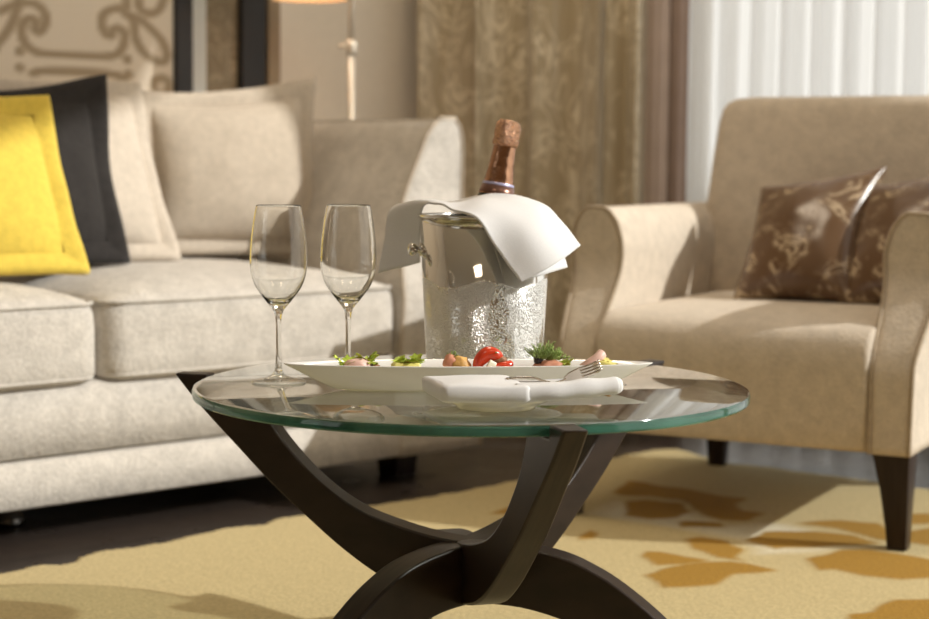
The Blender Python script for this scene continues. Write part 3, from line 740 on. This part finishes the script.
bm = bmesh.new(); lathe(bm, [(.0168, .277), (.0192, .279), (.0200, .283), (.0196, .287), (.0184, .290), (.0192, .293), (.0196, .299), (.0192, .306), (.0178, .313), (.0130, .317), (.006, .3175), (.001, .3165)], 64)
for v in bm.verts:
    k = noise.noise(v.co * 260) * .0012; r2 = Vector((v.co.x, v.co.y, 0))
    if r2.length > .003: v.co += r2.normalized() * k; v.co.z += .5 * k
link('cap', bm, M_foil2, bo)

# ------------------------------------------------------------------ napkin draped over the bucket
def patch(rows, n=7):
    g = [catmull(r, n) for r in rows]; cols = list(zip(*g)); return [catmull(c, n) for c in cols]
def sheet(bm, rows, n=7, wr=0.0, seed=0.0):
    G = patch(rows, n); V = [[bm.verts.new(p + Vector((noise.noise(p * 22 + Vector((seed, 0, 0))), noise.noise(p * 22 + Vector((0, seed + 7, 0))), noise.noise(p * 22))) * wr) for p in c] for c in G]
    for A, B in zip(V, V[1:]):
        for i in range(len(A) - 1): bm.faces.new((A[i], A[i + 1], B[i + 1], B[i]))
bm = bmesh.new()
sheet(bm, [[at(*p) for p in r] for r in (
    [(421, 262, 2.640), (406, 266, 2.650), (391, 270, 2.655), (378, 274, 2.66)],
    [(420, 236, 2.640), (408, 238, 2.655), (396, 240, 2.665), (384, 242, 2.67)],
    [(424, 207, 2.618), (412, 206, 2.640), (401, 207, 2.66), (391, 211, 2.68)],
    [(436, 204, 2.570), (433, 201, 2.610), (424, 202, 2.66), (410, 204, 2.70)],
    [(452, 211, 2.515), (458, 206, 2.550), (458, 203, 2.61), (452, 203, 2.69)],
    [(477, 220, 2.488), (486, 207, 2.520), (492, 199, 2.57), (494, 195, 2.60)],
    [(497, 249, 2.480), (516, 224, 2.500), (530, 209, 2.54), (538, 203, 2.585)],
    [(510, 268, 2.478), (533, 245, 2.487), (550, 229, 2.52), (560, 222, 2.565)],
    [(521, 282, 2.476), (545, 270, 2.482), (564, 258, 2.505), (580, 246, 2.545)])], 7, .0022)
o = link('napkin', bm, M_white); md = o.modifiers.new('s', 'SOLIDIFY'); md.thickness = .003; md.offset = 1
lay2 = bmesh.new()
sheet(lay2, [[at(*p) for p in r] for r in (
    [(498, 236, 2.497), (518, 228, 2.512), (532, 216, 2.55), (540, 210, 2.59)],
    [(512, 262, 2.492), (532, 252, 2.499), (547, 240, 2.53), (556, 232, 2.57)],
    [(521, 280, 2.488), (540, 276, 2.494), (555, 271, 2.515), (568, 267, 2.55)])], 7, .0008, 4)
o2 = link('fold', lay2, M_white, o); md = o2.modifiers.new('s', 'SOLIDIFY'); md.thickness = .003; md.offset = 1
tag(o, 'white cloth napkin draped over the steel champagne bucket', 'napkin')

# ------------------------------------------------------------------ champagne flutes
H = .247
outp = [(.001, .0), (.0375, .0), (.038, .0015), (.034, .0030), (.020, .0055), (.010, .0095), (.0055, .016), (.0042, .026), (.0037, .045), (.0037, .075), (.0042, .088), (.0055, .096), (.009, .1025), (.016, .111), (.0235, .1205), (.031, .131), (.0365, .144), (.0392, .157), (.0400, .170), (.0394, .186), (.0378, .204), (.0355, .222), (.0328, .238), (.0309, .2465)]
inp = [(.0302, .2468), (.0298, .2462), (.0318, .238), (.0345, .222), (.0368, .204), (.0384, .186), (.0390, .170), (.0382, .157), (.0354, .144), (.0298, .132), (.0222, .1218), (.013, .1135), (.001, .1095)]
def dense(pr): return [(p.x, p.y) for p in catmull([(a, b_, 0) for a, b_ in pr], 3)]
def make_flute(loc, label):
    fl = thing('champagne_flute', label, 'champagne glass', loc, 0, 'champagne flutes on the table')
    dp = dense(outp[:11]); bm = bmesh.new()
    lathe(bm, [(.001, .0115)] + dense(outp[6:]) + dense(inp), 72); link('bowl_and_stem', bm, M_flute, fl)
    bm = bmesh.new(); lathe(bm, [(.001, .0)] + dense(outp[1:7]) + [(.001, .0145)], 72); link('foot', bm, M_foot, fl)
    return fl
f1 = at(278.5, 383, 2.431)
fl1 = make_flute((f1.x, 2.431, TZ + .0008), 'empty champagne flute standing left of the white platter tip')
fx = at(348, 379, 2.48)
fl2 = dup(fl1); fl2.location = (fx.x, 2.48, TZ + .0008); fl2['label'] = 'empty champagne flute behind the platter, nearer the steel bucket'

# ------------------------------------------------------------------ long platter
pl_c = Vector((at(470, 380, 2.368).x, 2.368, TZ + .0008)); PROT = math.radians(5.5)
PL, PW, PH = .252, .047, .036
def platter_ring(a, b_, z, n=96, p=1.75):
    out_ = []
    for k in range(n):
        t = 2 * PI * k / n; c, s = math.cos(t), math.sin(t)
        out_.append((a * math.copysign(abs(c) ** (2 / 2.0), c), b_ * math.copysign(abs(s) ** (2 / p) if True else s, s), z))
    return out_
bm = bmesh.new(); R = []
for a, b_, z in ((.150, .020, 0), (.172, .027, 0), (.190, .032, .004), (.215, .039, .016), (.238, .0445, .028), (PL, PW, PH - .001), (PL + .0005, PW + .0005, PH), (PL - .003, PW - .0025, PH + .0004), (.232, .041, .0265), (.208, .035, .0155), (.185, .028, .0085), (.12, .016, .0075)):
    R.append([bm.verts.new(p) for p in platter_ring(a, b_, z)])
for A, B in zip(R, R[1:]):
    for k in range(96): bm.faces.new((A[k], A[(k + 1) % 96], B[(k + 1) % 96], B[k]))
bm.faces.new(R[0][::-1]); bm.faces.new(R[-1])
o = link('serving_platter', bm, M_china, None, True, loc=pl_c, rot=(0, 0, PROT)); tag(o, 'long white boat shaped platter of canapes on the glass table', 'platter')

# ------------------------------------------------------------------ canapes
M_bread = plain('toasted_bread', (.55, .32, .12), .8, var=.25, scale=90, bump=.5)
M_let = plain('frisee_leaf', (.50, .62, .07), .55, var=.3, scale=60, **{'Subsurface Weight': .1})
M_herb = plain('dill_green', (.24, .33, .08), .6, var=.3, scale=80)
M_ham = plain('smoked_ham', (.62, .27, .17), .45, var=.25, scale=70)
M_pink = plain('pale_ham', (.80, .52, .44), .45, var=.15, scale=70)
M_tom = plain('red_pepper_skin', (.62, .045, .012), .18, var=.15, scale=40, **{'Coat Weight': .5})
M_cheese = plain('soft_cheese', (.85, .80, .62), .5, var=.05)
M_olive = plain('black_olive', (.02, .015, .02), .25)
M_gold = plain('golden_pastry', (.68, .38, .11), .55, var=.35, scale=70, bump=.5)
M_lemon = plain('pale_melon', (.80, .72, .22), .4, var=.12, scale=50)
M_brown = plain('seared_meat', (.28, .13, .06), .5, var=.3, scale=80, bump=.4)
def leafy(bm, c, r, n, seed, up=.018):
    """frilly leaf tufts"""
    rnd = random.Random(seed)
    for i in range(n):
        a = rnd.uniform(0, 2 * PI); e = rnd.uniform(.3, 1.2); L = r * rnd.uniform(.7, 1.15)
        d = Vector((math.cos(a) * math.cos(e), math.sin(a) * math.cos(e), math.sin(e))); s = d.cross(Vector((0, 0, 1))).normalized(); nrm = s.cross(d)
        prev = None; m = 6
        for k in range(m + 1):
            t = k / m; w = .0062 * math.sin(PI * min(1, t * .85 + .12)) * (1 + .5 * math.sin(k * 2.6 + i))
            p = Vector(c) + d * L * t + nrm * (-.004 * t * t); wob = nrm * (.0016 * math.sin(k * 3 + i))
            row = [bm.verts.new(p - s * w + wob), bm.verts.new(p - wob), bm.verts.new(p + s * w + wob)]
            if prev:
                for q_ in range(2): bm.faces.new((prev[q_], prev[q_ + 1], row[q_ + 1], row[q_]))
            prev = row
def dill(bm, c, r, n, seed):
    rnd = random.Random(seed)
    for i in range(n):
        a = rnd.uniform(0, 2 * PI); e = rnd.uniform(.15, 1.3); d = Vector((math.cos(a) * math.cos(e), math.sin(a) * math.cos(e), math.sin(e)))
        p = Vector(c) + Vector((rnd.uniform(-1, 1), rnd.uniform(-1, 1), 0)) * r * .5; L = r * rnd.uniform(.6, 1.1); e_ = p + d * L
        tube(bm, [p, p + d * L * .5 + Vector((0, 0, .001)), e_], .0005, 4)
        for k in range(3):
            b0 = p + d * L * (.4 + .2 * k); dd = (d + Vector((rnd.uniform(-1, 1), rnd.uniform(-1, 1), rnd.uniform(-.2, .8))) * .8).normalized()
            tube(bm, [b0, b0 + dd * r * .3], .0004, 4)
def slab(bm, c, s, rz=0.0, tilt=0.0, r=.3):
    tmp = bmesh.new(); zloft(tmp, [(-s[2], -s[0] * .9, s[0] * .9, -s[1] * .9, s[1] * .9, s[1] * r), (-s[2] * .6, -s[0], s[0], -s[1], s[1], s[1] * r), (s[2] * .6, -s[0], s[0], -s[1], s[1], s[1] * r), (s[2], -s[0] * .85, s[0] * .85, -s[1] * .85, s[1] * .85, s[1] * r)], 3, 3)
    M_ = Matrix.Translation(c) @ Matrix.Rotation(rz, 4, 'Z') @ Matrix.Rotation(tilt, 4, 'Y')
    vm = {v: bm.verts.new(M_ @ v.co) for v in tmp.verts}
    for f in tmp.faces: bm.faces.new([vm[v] for v in f.verts])
    tmp.free()
def canape(px, label):

    # position along the platter's length
    c, s = math.cos(PROT), math.sin(PROT); r = (px - 464.5) / F
    l = (r * pl_c.y - pl_c.x) / (c - r * s)
    t = thing('canape', label, 'canape', (pl_c.x + c * l, pl_c.y + s * l, pl_c.z + .0092), PROT, 'canapes on the platter'); t.scale = (1.14, 1.14, 1.18); return t, l
def bread(t, w=.019, d=.012, h=.006):
    bm = bmesh.new(); slab(bm, (0, 0, h), (w, d, h)); link('bread', bm, M_bread, t)
t, _ = canape(357, 'canape of pink ham and pale lettuce at the flutes end of the platter'); bread(t)
bm = bmesh.new(); blob(bm, (.001, -.003, .020), (.017, .011, .009), .2, 2.5, 3, 1); link('ham', bm, M_pink, t)
bm = bmesh.new(); leafy(bm, (-.012, .002, .016), .020, 10, 3); leafy(bm, (.010, .004, .020), .020, 14, 4); link('lettuce', bm, M_let, t)
bm = bmesh.new(); blob(bm, (.021, -.002, .016), (.007, .007, .006), .25, 3, 3, 5); link('olive', bm, M_brown, t)
t, _ = canape(406, 'canape of pale cheese and frilly green leaves, second from the flutes'); bread(t, .018)
bm = bmesh.new(); slab(bm, (0, -.002, .018), (.017, .010, .006), .1); link('cheese', bm, M_lemon, t)
bm = bmesh.new(); leafy(bm, (-.008, 0, .020), .014, 10, 13); leafy(bm, (.009, .001, .020), .018, 16, 14); link('lettuce', bm, M_let, t)
t, _ = canape(456, 'golden pastry canape in front of the steel bucket'); bread(t, .016)
bm = bmesh.new(); blob(bm, (-.006, 0, .022), (.009, .009, .012), .3, 2.5, 3, 8); link('ham', bm, M_ham, t)
bm = bmesh.new(); blob(bm, (.006, -.003, .019), (.013, .009, .011), .35, 2.4, 3, 9, Matrix.Rotation(.5, 4, 'Y')); link('pastry', bm, M_gold, t)
bm = bmesh.new(); dill(bm, (-.004, 0, .030), .007, 10, 2); link('herb', bm, M_herb, t)
t, _ = canape(493, 'canape topped with a glossy red pepper curl'); bread(t, .017)
bm = bmesh.new(); pts = catmull([(-.020, -.004, .014), (-.016, -.003, .025), (-.006, -.001, .033), (.005, 0, .031), (.010, .002, .024)], 5); tube(bm, pts, [.004 + .005 * math.sin(PI * i / (len(pts) - 1)) for i in range(len(pts))], 14)
pts = catmull([(-.002, -.005, .018), (.008, -.006, .018), (.018, -.004, .020), (.023, -.002, .024)], 5); tube(bm, pts, [.003 + .0035 * math.sin(PI * i / (len(pts) - 1)) for i in range(len(pts))], 12); link('pepper', bm, M_tom, t)
bm = bmesh.new(); slab(bm, (-.004, -.012, .018), (.005, .002, .009), .2, .5); slab(bm, (.006, .002, .034), (.006, .004, .002), .2, .2); link('cheese', bm, M_cheese, t)
bm = bmesh.new(); blob(bm, (.008, -.002, .026), (.010, .005, .005), .3, 3, 3, 6); link('ham', bm, M_brown, t)
bm = bmesh.new(); dill(bm, (.001, .001, .034), .009, 16, 5); link('herb', bm, M_herb, t)
t, _ = canape(549, 'canape piled with dill, black olive and smoked meat'); bread(t, .022)
bm = bmesh.new(); blob(bm, (.000, -.004, .018), (.019, .010, .009), .3, 2.6, 3, 12); link('ham', bm, M_ham, t)
bm = bmesh.new(); blob(bm, (-.012, -.003, .026), (.006, .006, .0055), .12, 2, 3, 2); link('olive', bm, M_olive, t)
bm = bmesh.new(); leafy(bm, (.018, -.002, .017), .015, 14, 21); link('lettuce', bm, M_let, t)
bm = bmesh.new(); dill(bm, (-.006, .002, .027), .020, 60, 9); dill(bm, (.006, .002, .026), .016, 40, 10); link('herb', bm, M_herb, t)
t, _ = canape(598, 'canape of rolled pale ham and yellow melon at the right end of the platter'); bread(t, .018)
bm = bmesh.new(); tube(bm, catmull([(-.018, -.004, .016), (-.008, -.005, .023), (.001, -.004, .029), (.006, 0, .033)], 5), .0062, 14); link('ham', bm, M_pink, t)
bm = bmesh.new(); slab(bm, (.010, -.002, .021), (.015, .009, .004), -.2, .28); leafy(bm, (.014, 0, .020), .012, 6, 33); link('melon', bm, M_lemon, t)

# ------------------------------------------------------------------ side plate, rolled napkin, cutlery
pc = Vector((at(496, 410, 2.205).x, 2.198, TZ + .0008))
bm = bmesh.new(); lathe(bm, [(.001, .002), (.045, .002), (.047, 0), (.050, 0), (.052, .003), (.065, .009), (.082, .0165), (.0845, .0185), (.0835, .0195), (.080, .0185), (.062, .011), (.050, .0065), (.001, .006)], 96)
o = link('side_plate', bm, M_china, None, True, loc=pc); tag(o, 'small round white plate under the folded napkin', 'plate')
nz = pc.z + .0195
npk = thing('folded_napkin', 'white napkin folded and rolled around cutlery on the small plate', 'napkin', (pc.x, pc.y - .030, nz + .001), math.radians(4))
bm = bmesh.new()
# folded block of cloth, its edges running slightly skew to the roll
for z0_, z1_, x0_, x1_ in ((-.0045, .0175, -.072, .037),):
    zloft(bm, [(z0_, x0_ + .004, x1_ - .003, -.050, .050, .008), (z0_ + .003, x0_, x1_, -.055, .055, .008), (z1_ - .004, x0_ - .001, x1_, -.055, .055, .008), (z1_ - .001, x0_ + .002, x1_ - .002, -.052, .052, .008), (z1_, x0_ + .007, x1_ - .007, -.047, .047, .008)], 4, 6)
for v in bm.verts:
    v.co.x += -.19 * (v.co.y + .05); v.co.z += .0016 * noise.noise(v.co * 26) * (1 if v.co.z > 0 else .3)
    if v.co.z < 0: v.co.z = max(v.co.z, -.0045)
link('folded_layers', bm, M_white, npk)
bm = bmesh.new()
pts = catmull([(.020, -.040, .0065), (.05, -.040, .0078), (.085, -.036, .0098), (.122, -.028, .0120), (.1525, -.021, .0135)], 6)
tube(bm, pts, [.0125 + .0005 * math.sin(i * .9) - .0016 * (i / len(pts)) for i in range(len(pts) - 2)] + [.0106, .0084], 22)
tube(bm, [(.143, -.0232, .0131), (.1465, -.0224, .0133)], .0113, 22)
zloft(bm, [(.0005, .02, .128, -.030, .030, .008), (.0125, .02, .132, -.028, .032, .008), (.0145, .023, .127, -.026, .028, .008)], 4, 4)
for v in bm.verts:
    v.co.z += .0022 * noise.noise(v.co * 24) * min(1, max(0, v.co.z) / .01)
link('rolled_end', bm, M_white, npk)
# fork: handle under the fold, tines raised
M_fork = plain('fork_steel', (.58, .52, .45), .2, 1.0)
fk = thing('fork', 'steel fork with raised tines lying across the folded napkin', 'fork', (pc.x, pc.y, nz), math.radians(4))
F0 = fk.matrix_basis
fk.rotation_euler = (0, 0, math.radians(4))
def fl_(x, y, d): # px -> local of the fork empty
    p = at(x, y, d) - Vector((pc.x, pc.y, nz)); return Matrix.Rotation(-math.radians(4), 3, 'Z') @ p
hand = catmull([fl_(506, 379, 2.178), fl_(520, 377.5, 2.178), fl_(533, 377.5, 2.178), fl_(545, 381.5, 2.178), fl_(556, 382.5, 2.178), fl_(566, 379, 2.178)], 5)
def strap(bm, pts, wid, th=.0012, side=None):
    prev = None; P = [Vector(p) for p in pts]
    for i, p in enumerate(P):
        t = (P[min(i + 1, len(P) - 1)] - P[max(i - 1, 0)]).normalized(); s = side or t.cross(Vector((0, 0, 1))).normalized(); n_ = s.cross(t)
        w = wid[i] if isinstance(wid, list) else wid
        row = [bm.verts.new(p + s * a * w + n_ * b_ * th) for a, b_ in ((-1, -1), (1, -1), (1, 1), (-1, 1))]
        if prev:
            for k in range(4): bm.faces.new((prev[k], prev[(k + 1) % 4], row[(k + 1) % 4], row[k]))
        else: bm.faces.new(row[::-1])
        prev = row
    bm.faces.new(prev)
bm = bmesh.new(); strap(bm, hand, [.006 - .0032 * min(1, i / len(hand) * 1.2) for i in range(len(hand))]); bevel(link('handle', bm, M_fork, fk), .0006)
a_, b_ = fl_(566, 379, 2.178), fl_(600, 365.5, 2.178)
dd = (b_ - a_); sd = dd.cross(Vector((0, 0, 1))).normalized(); sd = Matrix.Rotation(math.radians(-48), 3, dd.normalized()) @ sd
bm = bmesh.new(); strap(bm, [a_ - dd * .05, a_ + dd * .12, a_ + dd * .3, a_ + dd * .45], [.004, .009, .0105, .0105], .0010, sd); bevel(link('head', bm, M_fork, fk), .0005)
for k in range(4):
    o_ = sd * (-.0088 + .00587 * k); bm = bmesh.new()
    strap(bm, [a_ + dd * .42 + o_, a_ + dd * .7 + o_ + Vector((0, 0, -.0006)), a_ + dd * .9 + o_, a_ + dd * 1.02 + o_ + Vector((0, 0, .001))], [.0018, .0017, .0014, .0008], .0010, sd); link('tine', bm, M_fork, fk)
kn = thing('table_knife', 'steel knife whose tip pokes out of the rolled napkin', 'knife', (pc.x, pc.y - .030, nz + .001), math.radians(4))
bm = bmesh.new(); strap(bm, [Vector((.03, -.038, .008)), Vector((.06, -.038, .0085)), Vector((.10, -.033, .011)), Vector((.150, -.0216, .0135)), Vector((.160, -.0195, .0138))], [.004, .005, .006, .0035, .0008], .0008); link('blade', bm, M_fork, kn)

# ------------------------------------------------------------------ light
SUNV = Vector((0.85, -0.15, 0.49)).normalized()
sl = bpy.data.lights.new('sun', 'SUN'); sl.energy = 4.3; sl.angle = math.radians(0.9); sl.color = (1.0, 0.965, 0.91)
so = bpy.data.objects.new('sun', sl); C.objects.link(so); so.rotation_euler = SUNV.to_track_quat('Z', 'Y').to_euler(); so.location = (4, 2, 5)
def area(name, loc, rot, sx, sy, e, col, portal=False):
    l = bpy.data.lights.new(name, 'AREA'); l.shape = 'RECTANGLE'; l.size = sx; l.size_y = sy; l.energy = e; l.color = col
    o = bpy.data.objects.new(name, l); C.objects.link(o); o.location = loc; o.rotation_euler = rot
    if portal: l.cycles.is_portal = True
    return o
# daylight through the two windows and the added side one (portals guide the sky light)
kc = (WO[0] + WO[1]) / 2
area('window_portal', CN + CU * kc + CV * 0.14 + Vector((0, 0, 1.5)), (PI / 2, 0, CROT + PI), WO[1] - WO[0], 2.9, 1, (1, 1, 1), True).rotation_euler = (-CV).to_track_quat('-Z', 'Y').to_euler()
o = area('window_portal', Vector((XR + .14, R1.y - (RO[0] + RO[1]) / 2, 1.52)), (0, 0, 0), RO[1] - RO[0], 2.9, 1, (1, 1, 1), True); o.rotation_euler = Vector((-1, 0, 0)).to_track_quat('-Z', 'Y').to_euler()
o = area('window_portal', Vector((XL - .14, YR + (LO[0] + LO[1]) / 2, 1.55)), (0, 0, 0), LO[1] - LO[0], 2.1, 1, (1, 1, 1), True); o.rotation_euler = Vector((1, 0, 0)).to_track_quat('-Z', 'Y').to_euler()  # portal of the added side window
# unseen warm fill lights added below the ceiling to lift the shade
for x, y, e in ((-0.6, 0.4, 9), (1.4, 0.8, 6), (0.2, 3.6, 22)):
    area('ceiling_fill', (x, y, HC - .03), (0, 0, 0), .6, .6, e, (1.0, 0.83, 0.62))
w = bpy.data.worlds.new('sky'); SC.world = w; w.use_nodes = True
bg = w.node_tree.nodes['Background']; bg.inputs[0].default_value = (1.0, 0.965, 0.91, 1); bg.inputs[1].default_value = 1.4

# ------------------------------------------------------------------ camera
cd = bpy.data.cameras.new('camera'); cam = bpy.data.objects.new('camera', cd); C.objects.link(cam)
cam.location = (0, 0, CAMZ); cam.rotation_euler = CR.to_euler()
cd.sensor_width = 36; cd.lens = F / 929 * 36; cd.clip_start = 0.05
cd.dof.use_dof = True; cd.dof.focus_distance = 2.28; cd.dof.aperture_fstop = 4.0
SC.camera = cam
SC.view_settings.view_transform = 'Standard'; SC.view_settings.look = 'None'; SC.view_settings.gamma = 1.0
SC.view_settings.use_curve_mapping = False; SC.view_settings.exposure = -0.08
SC.cycles.use_denoising = True
